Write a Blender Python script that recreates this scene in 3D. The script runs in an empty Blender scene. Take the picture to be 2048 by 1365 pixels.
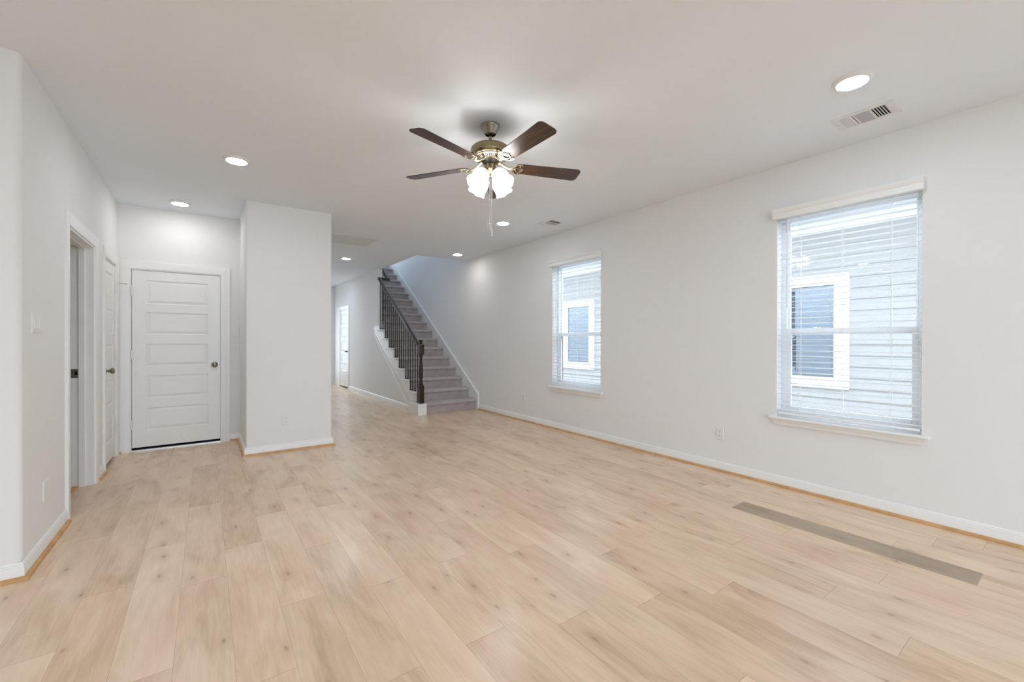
import bpy, math, random
from mathutils import Vector, Matrix

random.seed(7)
SC = bpy.context.scene
COL = SC.collection
rad = math.radians

# ------------------------------------------------------------------ camera
CAM_H = 1.2505
yaw, pitch, roll = rad(35.792), rad(0.162), rad(0.0654)
Fv = Vector((math.sin(yaw) * math.cos(pitch), math.cos(yaw) * math.cos(pitch), -math.sin(pitch)))
Rv = Vector((math.cos(yaw), -math.sin(yaw), 0))
Uv = Rv.cross(Fv)
R2 = math.cos(roll) * Rv + math.sin(roll) * Uv
U2 = -math.sin(roll) * Rv + math.cos(roll) * Uv
cam_data = bpy.data.cameras.new('camera')
cam = bpy.data.objects.new('camera', cam_data)
COL.objects.link(cam)
cam.matrix_world = Matrix(((R2.x, U2.x, -Fv.x, 0), (R2.y, U2.y, -Fv.y, 0), (R2.z, U2.z, -Fv.z, CAM_H), (0, 0, 0, 1)))
cam_data.sensor_width = 36.0
cam_data.lens = 849.4 * 36.0 / 2048.0
cam_data.clip_start = 0.02
cam_data.clip_end = 300
SC.camera = cam

# ------------------------------------------------------------------ light levels
SKY_STRENGTH = 6.4
SKY_COLOR = (0.74, 0.865, 1.0)
LED_STRENGTH = 98.0
SHADE_STRENGTH = 4.0
BULB_STRENGTH = 330.0
SC.view_settings.view_transform = 'Standard'
SC.view_settings.look = 'None'
SC.view_settings.gamma = 1.0
SC.view_settings.exposure = 0.25
SC.view_settings.use_curve_mapping = False
SC.cycles.use_denoising = True
SC.cycles.max_bounces = 10
SC.cycles.diffuse_bounces = 7
SC.cycles.glossy_bounces = 4
SC.cycles.transparent_max_bounces = 32
SC.cycles.sample_clamp_indirect = 6.0
SC.cycles.caustics_reflective = False
SC.cycles.caustics_refractive = False
SC.cycles.blur_glossy = 0.5

world = bpy.data.worlds.new('sky')
SC.world = world
world.use_nodes = True
bg = world.node_tree.nodes['Background']
bg.inputs['Color'].default_value = (*SKY_COLOR, 1)
bg.inputs['Strength'].default_value = SKY_STRENGTH


def portal(name, loc, rot, sx, sy):
    """daylight portal standing in a window opening: guides sky sampling, gives no light itself"""
    ld = bpy.data.lights.new(name, 'AREA')
    ld.shape = 'RECTANGLE'
    ld.size, ld.size_y = sx, sy
    ld.cycles.is_portal = True
    o = bpy.data.objects.new(name, ld)
    o.location, o.rotation_euler = loc, rot
    COL.objects.link(o)


# ------------------------------------------------------------------ materials
def new_mat(name):
    m = bpy.data.materials.new(name)
    m.use_nodes = True
    nt = m.node_tree
    return m, nt, nt.nodes['Principled BSDF']


def paint(name, col, rough=0.6, bump=0.0, bscale=120.0, spec=0.3, metallic=0.0, coat=0.0, var=0.0):
    m, nt, b = new_mat(name)
    b.inputs['Base Color'].default_value = (*col, 1)
    b.inputs['Roughness'].default_value = rough
    b.inputs['Specular IOR Level'].default_value = spec
    b.inputs['Metallic'].default_value = metallic
    b.inputs['Coat Weight'].default_value = coat
    tc = nt.nodes.new('ShaderNodeTexCoord')
    nz = nt.nodes.new('ShaderNodeTexNoise')
    nz.inputs['Scale'].default_value = bscale
    nz.inputs['Detail'].default_value = 3
    nt.links.new(tc.outputs['Object'], nz.inputs['Vector'])
    if bump:
        bp = nt.nodes.new('ShaderNodeBump')
        bp.inputs['Strength'].default_value = bump
        bp.inputs['Distance'].default_value = 0.002
        nt.links.new(nz.outputs['Fac'], bp.inputs['Height'])
        nt.links.new(bp.outputs['Normal'], b.inputs['Normal'])
    if var:
        mx = nt.nodes.new('ShaderNodeMix')
        mx.data_type = 'RGBA'
        mx.inputs['A'].default_value = (*[c * (1 - var) for c in col], 1)
        mx.inputs['B'].default_value = (*[min(1, c * (1 + var)) for c in col], 1)
        nt.links.new(nz.outputs['Fac'], mx.inputs['Factor'])
        nt.links.new(mx.outputs['Result'], b.inputs['Base Color'])
    return m


def emit(name, col, strength, mix_diffuse=False):
    m, nt, b = new_mat(name)
    b.inputs['Base Color'].default_value = (0.9, 0.9, 0.88, 1)
    b.inputs['Roughness'].default_value = 0.3
    b.inputs['Emission Color'].default_value = (*col, 1)
    b.inputs['Emission Strength'].default_value = strength
    return m


def glass_mat(name, tint=(1, 1, 1), ior=1.45, extra=0.0):
    m = bpy.data.materials.new(name)
    m.use_nodes = True
    nt = m.node_tree
    nt.nodes.clear()
    out = nt.nodes.new('ShaderNodeOutputMaterial')
    tr = nt.nodes.new('ShaderNodeBsdfTransparent')
    tr.inputs['Color'].default_value = (*tint, 1)
    gl = nt.nodes.new('ShaderNodeBsdfGlossy')
    gl.inputs['Roughness'].default_value = 0.0
    gl.inputs['Color'].default_value = (0.95, 0.98, 1, 1)
    fr = nt.nodes.new('ShaderNodeFresnel')
    fr.inputs['IOR'].default_value = ior
    ad = nt.nodes.new('ShaderNodeMath')
    ad.operation = 'ADD'
    ad.use_clamp = True
    ad.inputs[1].default_value = extra
    mx = nt.nodes.new('ShaderNodeMixShader')
    # same reflectance from both faces of the pane
    ge = nt.nodes.new('ShaderNodeNewGeometry')
    io = nt.nodes.new('ShaderNodeMath')
    io.operation = 'MULTIPLY_ADD'
    io.inputs[1].default_value = 1.0 / ior - ior
    io.inputs[2].default_value = ior
    nt.links.new(ge.outputs['Backfacing'], io.inputs[0])
    nt.links.new(io.outputs[0], fr.inputs['IOR'])
    nt.links.new(fr.outputs[0], ad.inputs[0])
    nt.links.new(ad.outputs[0], mx.inputs[0])
    nt.links.new(tr.outputs[0], mx.inputs[1])
    nt.links.new(gl.outputs[0], mx.inputs[2])
    nt.links.new(mx.outputs[0], out.inputs[0])
    return m


def wood(name, c1, c2, rough=0.35, scale=(1, 14, 14), coat=0.0, spec=0.5):
    """grain runs along local X"""
    m, nt, b = new_mat(name)
    tc = nt.nodes.new('ShaderNodeTexCoord')
    mp = nt.nodes.new('ShaderNodeMapping')
    mp.inputs['Scale'].default_value = scale
    nz = nt.nodes.new('ShaderNodeTexNoise')
    nz.inputs['Scale'].default_value = 4
    nz.inputs['Detail'].default_value = 7
    nz.inputs['Distortion'].default_value = 0.5
    cr = nt.nodes.new('ShaderNodeValToRGB')
    cr.color_ramp.elements[0].position = 0.32
    cr.color_ramp.elements[0].color = (*c1, 1)
    cr.color_ramp.elements[1].position = 0.68
    cr.color_ramp.elements[1].color = (*c2, 1)
    nt.links.new(tc.outputs['Object'], mp.inputs['Vector'])
    nt.links.new(mp.outputs[0], nz.inputs['Vector'])
    nt.links.new(nz.outputs['Fac'], cr.inputs[0])
    nt.links.new(cr.outputs[0], b.inputs['Base Color'])
    b.inputs['Roughness'].default_value = rough
    b.inputs['Coat Weight'].default_value = coat
    b.inputs['Coat Roughness'].default_value = 0.15
    b.inputs['Specular IOR Level'].default_value = spec
    return m


M = {}
M['wall'] = paint('wall_paint', (0.80, 0.80, 0.797), 0.75, 0.12, 160, 0.2)
M['ceiling'] = paint('ceiling_paint', (0.822, 0.862, 0.915), 0.85, 0.15, 130, 0.1)
M['trim'] = paint('trim_enamel', (0.84, 0.84, 0.83), 0.35, 0.02, 60, 0.4)
M['door'] = paint('door_enamel', (0.83, 0.825, 0.81), 0.38, 0.03, 90, 0.4)
M['vinyl'] = paint('white_vinyl', (0.84, 0.85, 0.86), 0.4, 0, 10, 0.4)
M['slat'] = paint('blind_slat_white', (0.88, 0.89, 0.90), 0.4, 0, 10, 0.4)
M['cord'] = paint('blind_cord_white', (0.85, 0.85, 0.85), 0.8, 0, 10, 0.2)
M['plastic'] = paint('plate_plastic', (0.80, 0.79, 0.775), 0.4, 0, 10, 0.4)
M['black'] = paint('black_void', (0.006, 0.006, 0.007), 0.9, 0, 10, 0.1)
M['slotdark'] = paint('socket_dark', (0.12, 0.11, 0.10), 0.6, 0, 10, 0.2)
M['gray'] = paint('shadow_grey_metal', (0.42, 0.43, 0.47), 0.6, 0, 10, 0.2)
M['slatshade'] = paint('vent_slat_shaded', (0.50, 0.51, 0.555), 0.55, 0, 10, 0.3)  # shading of the middle vent slats put into their colour
M['grilleshade'] = paint('grille_slat_shaded', (0.71, 0.71, 0.70), 0.55, 0, 10, 0.3)  # darker than the frame, stands for shade between the grille slats
M['ventwhite'] = paint('vent_white', (0.78, 0.78, 0.78), 0.5, 0, 10, 0.3)
M['hinge'] = paint('painted_hinge', (0.80, 0.79, 0.77), 0.4, 0, 10, 0.4)
M['iron'] = paint('black_iron', (0.008, 0.008, 0.008), 0.6, 0.1, 200, 0.25)
M['nickel'] = paint('aged_nickel', (0.30, 0.26, 0.20), 0.28, 0, 10, 0.5, metallic=1.0)
M['bronze'] = paint('dark_bronze', (0.03, 0.025, 0.02), 0.35, 0, 10, 0.5, metallic=0.7)
M['brass'] = paint('antique_brass', (0.29, 0.235, 0.14), 0.24, 0.05, 40, 0.5, metallic=1.0)
M['pewter'] = paint('canopy_pewter', (0.30, 0.28, 0.24), 0.30, 0, 40, 0.5, metallic=1.0)
M['brightbrass'] = paint('polished_brass', (0.74, 0.68, 0.54), 0.22, 0, 40, 0.5, metallic=1.0)
M['silver'] = paint('chain_silver', (0.75, 0.74, 0.72), 0.3, 0, 10, 0.5, metallic=1.0)
M['blade'] = wood('walnut_blade', (0.016, 0.007, 0.004), (0.085, 0.034, 0.018), 0.30, (1.2, 16, 16), 0.25)
M['darkwood'] = wood('espresso_stain', (0.012, 0.006, 0.004), (0.05, 0.026, 0.014), 0.42, (14, 14, 1.2), 0.08, 0.3)
M['railwood'] = wood('espresso_rail', (0.018, 0.010, 0.007), (0.055, 0.032, 0.022), 0.32, (14, 1.2, 8), 0.10, 0.35)
M['oakshoe'] = wood('oak_quarter_round', (0.50, 0.27, 0.105), (0.66, 0.39, 0.18), 0.45, (3, 3, 3), 0.0, 0.3)
M['led'] = emit('led_lens', (0.84, 0.94, 1.03), LED_STRENGTH)
M['bulb'] = emit('lit_bulb', (0.95, 0.96, 0.95), BULB_STRENGTH)
M['led_soft'] = emit('led_lens_dimmed', (1.0, 0.975, 0.93), LED_STRENGTH * 0.55)
M['glass'] = glass_mat('window_glass')


def opal_glass():
    """frosted glass: part of the bulb's light passes, the rest makes the glass glow"""
    m, nt, b = new_mat('lit_opal_glass')
    b.inputs['Base Color'].default_value = (0.9, 0.9, 0.88, 1)
    b.inputs['Roughness'].default_value = 0.3
    b.inputs['Emission Color'].default_value = (1.0, 0.97, 0.93, 1)
    b.inputs['Emission Strength'].default_value = SHADE_STRENGTH
    tr = nt.nodes.new('ShaderNodeBsdfTransparent')
    mx = nt.nodes.new('ShaderNodeMixShader')
    mx.inputs[0].default_value = 0.42
    out = nt.nodes['Material Output']
    nt.links.new(b.outputs[0], mx.inputs[1])
    nt.links.new(tr.outputs[0], mx.inputs[2])
    nt.links.new(mx.outputs[0], out.inputs[0])
    return m


M['opal'] = opal_glass()
M['darkglass'] = glass_mat('neighbour_glass', (0.52, 0.66, 0.78), 1.5, 0.22)
M['siding'] = paint('lap_siding', (0.475, 0.465, 0.45), 0.7, 0.05, 30, 0.2)
M['extrim'] = paint('exterior_trim', (0.88, 0.88, 0.88), 0.6, 0, 10, 0.2)
M['soffit'] = paint('soffit_vinyl', (0.78, 0.80, 0.82), 0.6, 0, 10, 0.2)
M['roof'] = paint('roof_shingle', (0.10, 0.10, 0.11), 0.9, 0.4, 30, 0.1, var=0.3)
M['ground'] = paint('yard_gravel', (0.42, 0.42, 0.40), 0.9, 0.5, 20, 0.1, var=0.2)
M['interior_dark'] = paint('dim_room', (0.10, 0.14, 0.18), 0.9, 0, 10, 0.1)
M['threshold'] = paint('door_sill_aluminium', (0.72, 0.72, 0.70), 0.35, 0, 10, 0.5, metallic=0.6)


def carpet_mat():
    m, nt, b = new_mat('taupe_carpet')
    tc = nt.nodes.new('ShaderNodeTexCoord')
    n1 = nt.nodes.new('ShaderNodeTexNoise')
    n1.inputs['Scale'].default_value = 220
    n1.inputs['Detail'].default_value = 4
    n2 = nt.nodes.new('ShaderNodeTexNoise')
    n2.inputs['Scale'].default_value = 9
    n2.inputs['Detail'].default_value = 3
    cr = nt.nodes.new('ShaderNodeValToRGB')
    cr.color_ramp.elements[0].position = 0.3
    cr.color_ramp.elements[0].color = (0.32, 0.277, 0.268, 1)
    cr.color_ramp.elements[1].position = 0.7
    cr.color_ramp.elements[1].color = (0.58, 0.515, 0.50, 1)
    ma = nt.nodes.new('ShaderNodeMath')
    ma.operation = 'MULTIPLY_ADD'
    ma.inputs[1].default_value = 0.35
    bp = nt.nodes.new('ShaderNodeBump')
    bp.inputs['Strength'].default_value = 0.7
    bp.inputs['Distance'].default_value = 0.004
    for n in (n1, n2):
        nt.links.new(tc.outputs['Object'], n.inputs['Vector'])
    sb = nt.nodes.new('ShaderNodeMath')
    sb.operation = 'MULTIPLY'
    sb.inputs[1].default_value = 0.65
    nt.links.new(n1.outputs['Fac'], sb.inputs[0])
    nt.links.new(n2.outputs['Fac'], ma.inputs[0])
    nt.links.new(sb.outputs[0], ma.inputs[2])
    nt.links.new(ma.outputs[0], cr.inputs[0])
    nt.links.new(cr.outputs[0], b.inputs['Base Color'])
    nt.links.new(n1.outputs['Fac'], bp.inputs['Height'])
    nt.links.new(bp.outputs['Normal'], b.inputs['Normal'])
    b.inputs['Roughness'].default_value = 0.95
    b.inputs['Specular IOR Level'].default_value = 0.1
    b.inputs['Sheen Weight'].default_value = 0.25
    return m


M['carpet'] = carpet_mat()

PW, PL = 0.1929, 1.25        # plank pitch and length


def floor_mat(name, mult=(1, 1, 1), seams=True):
    m, nt, b = new_mat(name)
    N, L = nt.nodes, nt.links

    def math_(op, a=None, bb=None, c=None, clamp=False):
        n = N.new('ShaderNodeMath')
        n.operation = op
        n.use_clamp = clamp
        for i, v in enumerate((a, bb, c)):
            if v is None:
                continue
            if isinstance(v, (int, float)):
                n.inputs[i].default_value = v
            else:
                L.new(v, n.inputs[i])
        return n.outputs[0]

    uv = N.new('ShaderNodeUVMap'); uv.uv_map = 'plank'
    rn = N.new('ShaderNodeUVMap'); rn.uv_map = 'random'
    s1 = N.new('ShaderNodeSeparateXYZ'); L.new(uv.outputs[0], s1.inputs[0])
    s2 = N.new('ShaderNodeSeparateXYZ'); L.new(rn.outputs[0], s2.inputs[0])
    px, py = s1.outputs[0], s1.outputs[1]
    r1, r2 = s2.outputs[0], s2.outputs[1]

    def coord(sx, sy, kx, ky):
        c = N.new('ShaderNodeCombineXYZ')
        L.new(math_('MULTIPLY_ADD', r1, kx, math_('MULTIPLY', px, sx)), c.inputs[0])
        L.new(math_('MULTIPLY_ADD', r2, ky, math_('MULTIPLY', py, sy)), c.inputs[1])
        return c.outputs[0]

    def noise(vec, scale, detail, dist=0.0, rough=0.5):
        n = N.new('ShaderNodeTexNoise')
        n.inputs['Scale'].default_value = scale
        n.inputs['Detail'].default_value = detail
        n.inputs['Distortion'].default_value = dist
        n.inputs['Roughness'].default_value = rough
        L.new(vec, n.inputs['Vector'])
        return n.outputs['Fac']
    broad = noise(coord(7.0, 1.9, 71, 53), 1.0, 4, 0.8)
    cath = noise(coord(30.0, 2.6, 13, 97), 1.0, 4, 1.6)
    fine = noise(coord(420.0, 9.0, 31, 17), 1.0, 3, 0.2)
    cr = N.new('ShaderNodeValToRGB')
    e = cr.color_ramp.elements
    e[0].position = 0.29; e[0].color = (0.555, 0.385, 0.250, 1)
    e[1].position = 0.72; e[1].color = (0.845, 0.675, 0.490, 1)
    e2 = cr.color_ramp.elements.new(0.5); e2.color = (0.735, 0.555, 0.388, 1)
    t = math_('ADD', math_('MULTIPLY', broad, 0.55), math_('MULTIPLY', cath, 0.28))
    t = math_('ADD', t, math_('MULTIPLY', fine, 0.15))
    t = math_('ADD', t, math_('MULTIPLY', math_('SUBTRACT', r1, 0.5), 0.13))
    L.new(t, cr.inputs[0])
    # rosy areas drifting along the boards
    pk = N.new('ShaderNodeMix'); pk.data_type = 'RGBA'
    pf = math_('MULTIPLY', math_('SUBTRACT', noise(coord(4.0, 1.1, 23, 83), 1.0, 2, 0.3), 0.45), 2.6, None, True)
    L.new(math_('MULTIPLY', pf, 0.55), pk.inputs['Factor'])
    L.new(cr.outputs[0], pk.inputs['A'])
    pk.inputs['B'].default_value = (0.70, 0.475, 0.345, 1)
    # knots
    vo = N.new('ShaderNodeTexVoronoi')
    vo.voronoi_dimensions = '2D'
    vo.inputs['Scale'].default_value = 1.0
    L.new(coord(6.0, 2.6, 37, 61), vo.inputs['Vector'])
    hs = N.new('ShaderNodeSeparateColor'); L.new(vo.outputs['Color'], hs.inputs[0])
    pick = math_('GREATER_THAN', hs.outputs[0], 0.56)
    kd = math_('ADD', vo.outputs['Distance'], math_('MULTIPLY', math_('SUBTRACT', noise(coord(60, 26, 5, 7), 1.0, 2), 0.5), 0.12))
    core = math_('SUBTRACT', 1.0, math_('DIVIDE', kd, 0.065), None, True)
    halo = math_('SUBTRACT', 1.0, math_('DIVIDE', kd, 0.30), None, True)
    kn = math_('MULTIPLY', pick, math_('ADD', math_('MULTIPLY', core, 0.42), math_('MULTIPLY', math_('POWER', halo, 1.3), 0.30)), None, True)
    mk = N.new('ShaderNodeMix'); mk.data_type = 'RGBA'
    L.new(kn, mk.inputs['Factor'])
    L.new(pk.outputs['Result'], mk.inputs['A'])
    mk.inputs['B'].default_value = (0.34, 0.205, 0.12, 1)
    # tone per plank
    tone = math_('MULTIPLY_ADD', r2, 0.08, 0.96)
    if seams:
        ex = math_('MINIMUM', px, math_('SUBTRACT', PW, px))
        ey = math_('MINIMUM', py, math_('SUBTRACT', PL, py))
        sx = math_('SUBTRACT', 1.0, math_('DIVIDE', ex, 0.0011), None, True)
        sy = math_('SUBTRACT', 1.0, math_('DIVIDE', ey, 0.0013), None, True)
        sm = math_('MAXIMUM', math_('MULTIPLY', sx, 0.42), math_('MULTIPLY', sy, 0.6))
        tone = math_('MULTIPLY', tone, math_('SUBTRACT', 1.0, sm))
    vm = N.new('ShaderNodeVectorMath'); vm.operation = 'SCALE'
    L.new(mk.outputs['Result'], vm.inputs[0]); L.new(tone, vm.inputs['Scale'])
    v2 = N.new('ShaderNodeVectorMath'); v2.operation = 'MULTIPLY'
    v2.inputs[1].default_value = mult
    L.new(vm.outputs[0], v2.inputs[0])
    L.new(v2.outputs[0], b.inputs['Base Color'])
    rr = math_('MULTIPLY_ADD', fine, 0.10, 0.20)
    L.new(rr, b.inputs['Roughness'])
    b.inputs['Specular IOR Level'].default_value = 0.5
    bp = N.new('ShaderNodeBump')
    bp.inputs['Strength'].default_value = 0.08
    bp.inputs['Distance'].default_value = 0.001
    L.new(fine, bp.inputs['Height'])
    L.new(bp.outputs['Normal'], b.inputs['Normal'])
    return m


M['floor'] = floor_mat('oak_look_planks')
M['darkplank'] = floor_mat('weathered_plank', (0.56, 0.57, 0.57), False)


# ------------------------------------------------------------------ mesh helpers
class MB:
    def __init__(s):
        s.v, s.f = [], []

    def add(s, vs, fs):
        o = len(s.v)
        s.v += [tuple(p) for p in vs]
        s.f += [tuple(i + o for i in f) for f in fs]
        return s

    def box(s, x0, x1, y0, y1, z0, z1):
        x0, x1 = min(x0, x1), max(x0, x1)
        y0, y1 = min(y0, y1), max(y0, y1)
        z0, z1 = min(z0, z1), max(z0, z1)
        vs = [(x, y, z) for z in (z0, z1) for y in (y0, y1) for x in (x0, x1)]
        return s.add(vs, [(0, 2, 3, 1), (4, 5, 7, 6), (0, 1, 5, 4), (2, 6, 7, 3), (0, 4, 6, 2), (1, 3, 7, 5)])

    def mbox(s, mp, a0, a1, z0, z1, t0, t1):
        vs = [mp(a, z, t) for t in (t0, t1) for z in (z0, z1) for a in (a0, a1)]
        return s.add(vs, [(0, 2, 3, 1), (4, 5, 7, 6), (0, 1, 5, 4), (2, 6, 7, 3), (0, 4, 6, 2), (1, 3, 7, 5)])

    def loops(s, rings, cap0=True, cap1=True, closed=True):
        n = len(rings[0])
        vs = [p for r in rings for p in r]
        fs = []
        for i in range(len(rings) - 1):
            for j in range(n if closed else n - 1):
                k = (j + 1) % n
                fs.append((i * n + j, i * n + k, (i + 1) * n + k, (i + 1) * n + j))
        if cap0: fs.append(tuple(reversed(range(n))))
        if cap1: fs.append(tuple((len(rings) - 1) * n + j for j in range(n)))
        return s.add(vs, fs)

    def lathe(s, o, ax, prof, seg=32, cap0=True, cap1=True):
        """prof: (distance along axis, radius)"""
        o, ax = Vector(o), Vector(ax).normalized()
        t = Vector((1, 0, 0)) if abs(ax.x) < 0.8 else Vector((0, 1, 0))
        u = ax.cross(t).normalized(); w = ax.cross(u)
        rings = [[o + ax * d + (u * math.cos(2 * math.pi * j / seg) + w * math.sin(2 * math.pi * j / seg)) * max(r, 1e-5)
                  for j in range(seg)] for d, r in prof]
        return s.loops(rings, cap0, cap1)

    def tube(s, p0, p1, r, seg=10):
        d = Vector(p1) - Vector(p0)
        return s.lathe(p0, d, [(0, r), (d.length, r)], seg)

    def path(s, pts, r, seg=8):
        pts = [Vector(p) for p in pts]
        rings = []
        for i, p in enumerate(pts):
            a = pts[max(0, i - 1)]; b = pts[min(len(pts) - 1, i + 1)]
            d = (b - a).normalized()
            t = Vector((0, 0, 1)) if abs(d.z) < 0.9 else Vector((1, 0, 0))
            u = d.cross(t).normalized(); w = d.cross(u)
            rr = r[i] if isinstance(r, (list, tuple)) else r
            rings.append([p + (u * math.cos(2 * math.pi * j / seg) + w * math.sin(2 * math.pi * j / seg)) * rr for j in range(seg)])
        return s.loops(rings)

    def prism(s, poly, mp, t0, t1):
        """poly of (a,z), mp(a,z,t)"""
        n = len(poly)
        vs = [mp(a, z, t0) for a, z in poly] + [mp(a, z, t1) for a, z in poly]
        fs = [tuple(range(n)), tuple(reversed(range(n, 2 * n)))]
        fs += [(i, i + n, (i + 1) % n + n, (i + 1) % n) for i in range(n)]
        return s.add(vs, fs)

    def sweep(s, pts, prof):
        """horizontal polyline with mitred corners, profile (offset to the right of travel, z)"""
        P = [Vector((p[0], p[1])) for p in pts]
        rings = []
        for i, p in enumerate(P):
            d0 = (P[i] - P[i - 1]).normalized() if i > 0 else (P[1] - P[0]).normalized()
            d1 = (P[i + 1] - P[i]).normalized() if i < len(P) - 1 else d0
            n0 = Vector((d0.y, -d0.x)); n1 = Vector((d1.y, -d1.x))
            m = (n0 + n1); m = m / max(1e-6, m.dot(n0))
            rings.append([(p.x + m.x * o, p.y + m.y * o, z) for o, z in prof])
        return s.loops(rings)

    def make(s, name, mat, parent=None, smooth=False, bevel=0.0, angle=35, origin=None, segs=2):
        me = bpy.data.meshes.new(name)
        off = Vector(origin) if origin else Vector((0, 0, 0))
        me.from_pydata([tuple(Vector(p) - off) for p in s.v], [], s.f)
        me.update()
        import bmesh
        bm = bmesh.new(); bm.from_mesh(me)
        bmesh.ops.recalc_face_normals(bm, faces=bm.faces)
        bm.to_mesh(me); bm.free()
        me.materials.append(mat)
        o = bpy.data.objects.new(name, me)
        COL.objects.link(o)
        o.location = off
        if smooth or bevel:
            for p in me.polygons: p.use_smooth = True
            me.set_sharp_from_angle(angle=rad(angle))
        if bevel:
            md = o.modifiers.new('bevel', 'BEVEL')
            md.width = bevel; md.segments = segs; md.limit_method = 'ANGLE'; md.angle_limit = rad(40)
            md.harden_normals = True
        if parent is not None:
            o.parent = parent
            o.matrix_parent_inverse = parent.matrix_basis.inverted()
        return o


def tag(o, label=None, cat=None, group=None, kind=None):
    if label: o['label'] = label
    if cat: o['category'] = cat
    if group: o['group'] = group
    if kind: o['kind'] = kind
    return o


def empty(name, loc=(0, 0, 0), parent=None, **kw):
    o = bpy.data.objects.new(name, None)
    o.location = loc
    o.empty_display_size = 0.1
    COL.objects.link(o)
    if parent is not None:
        o.parent = parent
        o.matrix_parent_inverse = parent.matrix_basis.inverted()
    return tag(o, **kw)


def copy_tree(o, parent=None):
    c = o.copy()
    COL.objects.link(c)
    if parent is not None:
        inv = o.matrix_parent_inverse.copy()
        c.parent = parent
        c.matrix_parent_inverse = inv
    for ch in list(o.children):
        copy_tree(ch, c)
    return c


STRUCT = dict(kind='structure')

# ------------------------------------------------------------------ key dimensions
XR, YC, YB, XL, CH = 3.990, 5.349, 6.287, -0.780, 2.740
CX0, CX1 = 0.345, 1.216
YN = 3.285                      # end of the left wall, kitchen wall turns off to the left
XH, XH2 = 2.93, 3.04            # wall between hall and stairs
YE = 12.62                      # end of the hall
YR = -3.6                       # rear wall behind the camera
XK = -5.6                       # kitchen end wall
TOP = 5.7
X_in = lambda x0: (lambda a, z, t: (x0 - t, a, z))     # wall faces -x, t comes into the room
X_out = lambda x0: (lambda a, z, t: (x0 + t, a, z))    # wall faces +x
Y_in = lambda y0: (lambda a, z, t: (a, y0 - t, z))     # wall faces -y

# ------------------------------------------------------------------ floor of individual planks (one surface)
JOINT = {-2: 3.257, 0: 2.873, 1: 2.062, 2: 2.70, 3: 3.04, 4: 2.236, 5: 1.519, 6: 2.153, 7: 1.516, 8: 2.162, 9: 1.386,
         10: 2.02, 11: 1.265, 12: 1.695, 13: 1.108, 14: 1.716, 15: 0.782, 16: 1.31, 17: 0.664, 18: 1.192, 19: 0.365,
         20: 0.739, 22: 0.409}
X0 = -0.488


def build_floor():
    vs, fs, uvp, uvr = [], [], [], []
    i0 = math.floor((XK - 0.2 - X0) / PW); i1 = math.ceil((XR + 0.1 - X0) / PW)
    for i in range(i0, i1):
        xa, xb = X0 + PW * i, X0 + PW * (i + 1)
        if xb > XR + 0.12: xb = XR + 0.12
        j0 = JOINT.get(i, random.random() * PL)
        k = math.floor((YR - 0.1 - j0) / PL)
        y = j0 + k * PL
        while y < YE + 0.2:
            if i == 19 and abs(y - 0.365) < 0.01:
                ya, yb = y, y + PL
            ya, yb = y, y + PL
            n = len(vs)
            vs += [(xa, ya, 0), (xb, ya, 0), (xb, yb, 0), (xa, yb, 0)]
            fs.append((n, n + 1, n + 2, n + 3))
            r1, r2 = random.random(), random.random()
            uvp += [(0, 0), (xb - xa, 0), (xb - xa, PL), (0, PL)]
            uvr += [(r1, r2)] * 4
            y += PL
    # solid underside
    n = len(vs)
    me = bpy.data.meshes.new('floor')
    me.from_pydata(vs, [], fs)
    for nm, data in (('plank', uvp), ('random', uvr)):
        l = me.uv_layers.new(name=nm)
        for q, d in enumerate(data): l.data[q].uv = d
    me.materials.append(M['floor'])
    o = bpy.data.objects.new('floor', me)
    COL.objects.link(o)
    tag(o, **STRUCT)
    return o


build_floor()
sl = MB().box(XK - .2, XR + .14, YR - .2, YE + 0.2, -0.25, -0.004).make('floor_slab', M['ground']); tag(sl, **STRUCT)

# the one mismatched plank, 1 mm proud of its neighbours
def dark_plank():
    x0, x1, y0, y1, z0, z1 = 3.184, 3.374, 0.367, 1.609, 0.0, 0.0012
    m = MB().box(x0, x1, y0, y1, z0, z1)
    o = m.make('floor_plank', M['darkplank'])
    me = o.data
    lp = me.uv_layers.new(name='plank'); lr = me.uv_layers.new(name='random')
    for q, l in enumerate(me.loops):
        v = me.vertices[l.vertex_index].co
        lp.data[q].uv = (v.x - x0, v.y - y0); lr.data[q].uv = (0.2, 0.4)
    tag(o, 'darker grey-brown replacement plank in the floor below the larger window', 'floor plank')


dark_plank()

# ------------------------------------------------------------------ ceiling
SX0, SY0, SY1 = 3.012, 7.05, 11.40
c = MB()
c.box(XK - .1, SX0, YR - .1, YE + .1, CH, 3.29)
c.box(SX0, XR, YR - .1, SY0, CH, 3.29)
c.box(SX0, XR, SY1, YE + .1, CH, 3.29)
tag(c.make('ceiling', M['ceiling']), **STRUCT)
tag(MB().box(XK - .1, XR, 5.9, YE + .1, TOP, TOP + .1).make('ceiling_upstairs', M['ceiling']), **STRUCT)

# ------------------------------------------------------------------ right wall with two windows
WIN = [(0.72, 1.634), (3.646, 4.560)]
WZ0, WZ1, WT = 0.575, 2.33, 0.175


def wall_with_holes(name, mp, a0, a1, z0, z1, t0, t1, holes, mat=None):
    """holes: (a_lo,a_hi,z_lo,z_hi), sorted along a"""
    m = MB()
    cur = a0
    for h in holes:
        m.mbox(mp, cur, h[0], z0, z1, t0, t1)
        if h[2] > z0: m.mbox(mp, h[0], h[1], z0, h[2], t0, t1)
        if h[3] < z1: m.mbox(mp, h[0], h[1], h[3], z1, t0, t1)
        cur = h[1]
    m.mbox(mp, cur, a1, z0, z1, t0, t1)
    o = m.make(name, mat or M['wall'])
    return tag(o, **STRUCT)


wall_with_holes('wall_right', X_in(XR), YR - .1, YE + .1, -.004, TOP, -WT, 0, [(a, b, WZ0, WZ1) for a, b in WIN])

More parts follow.
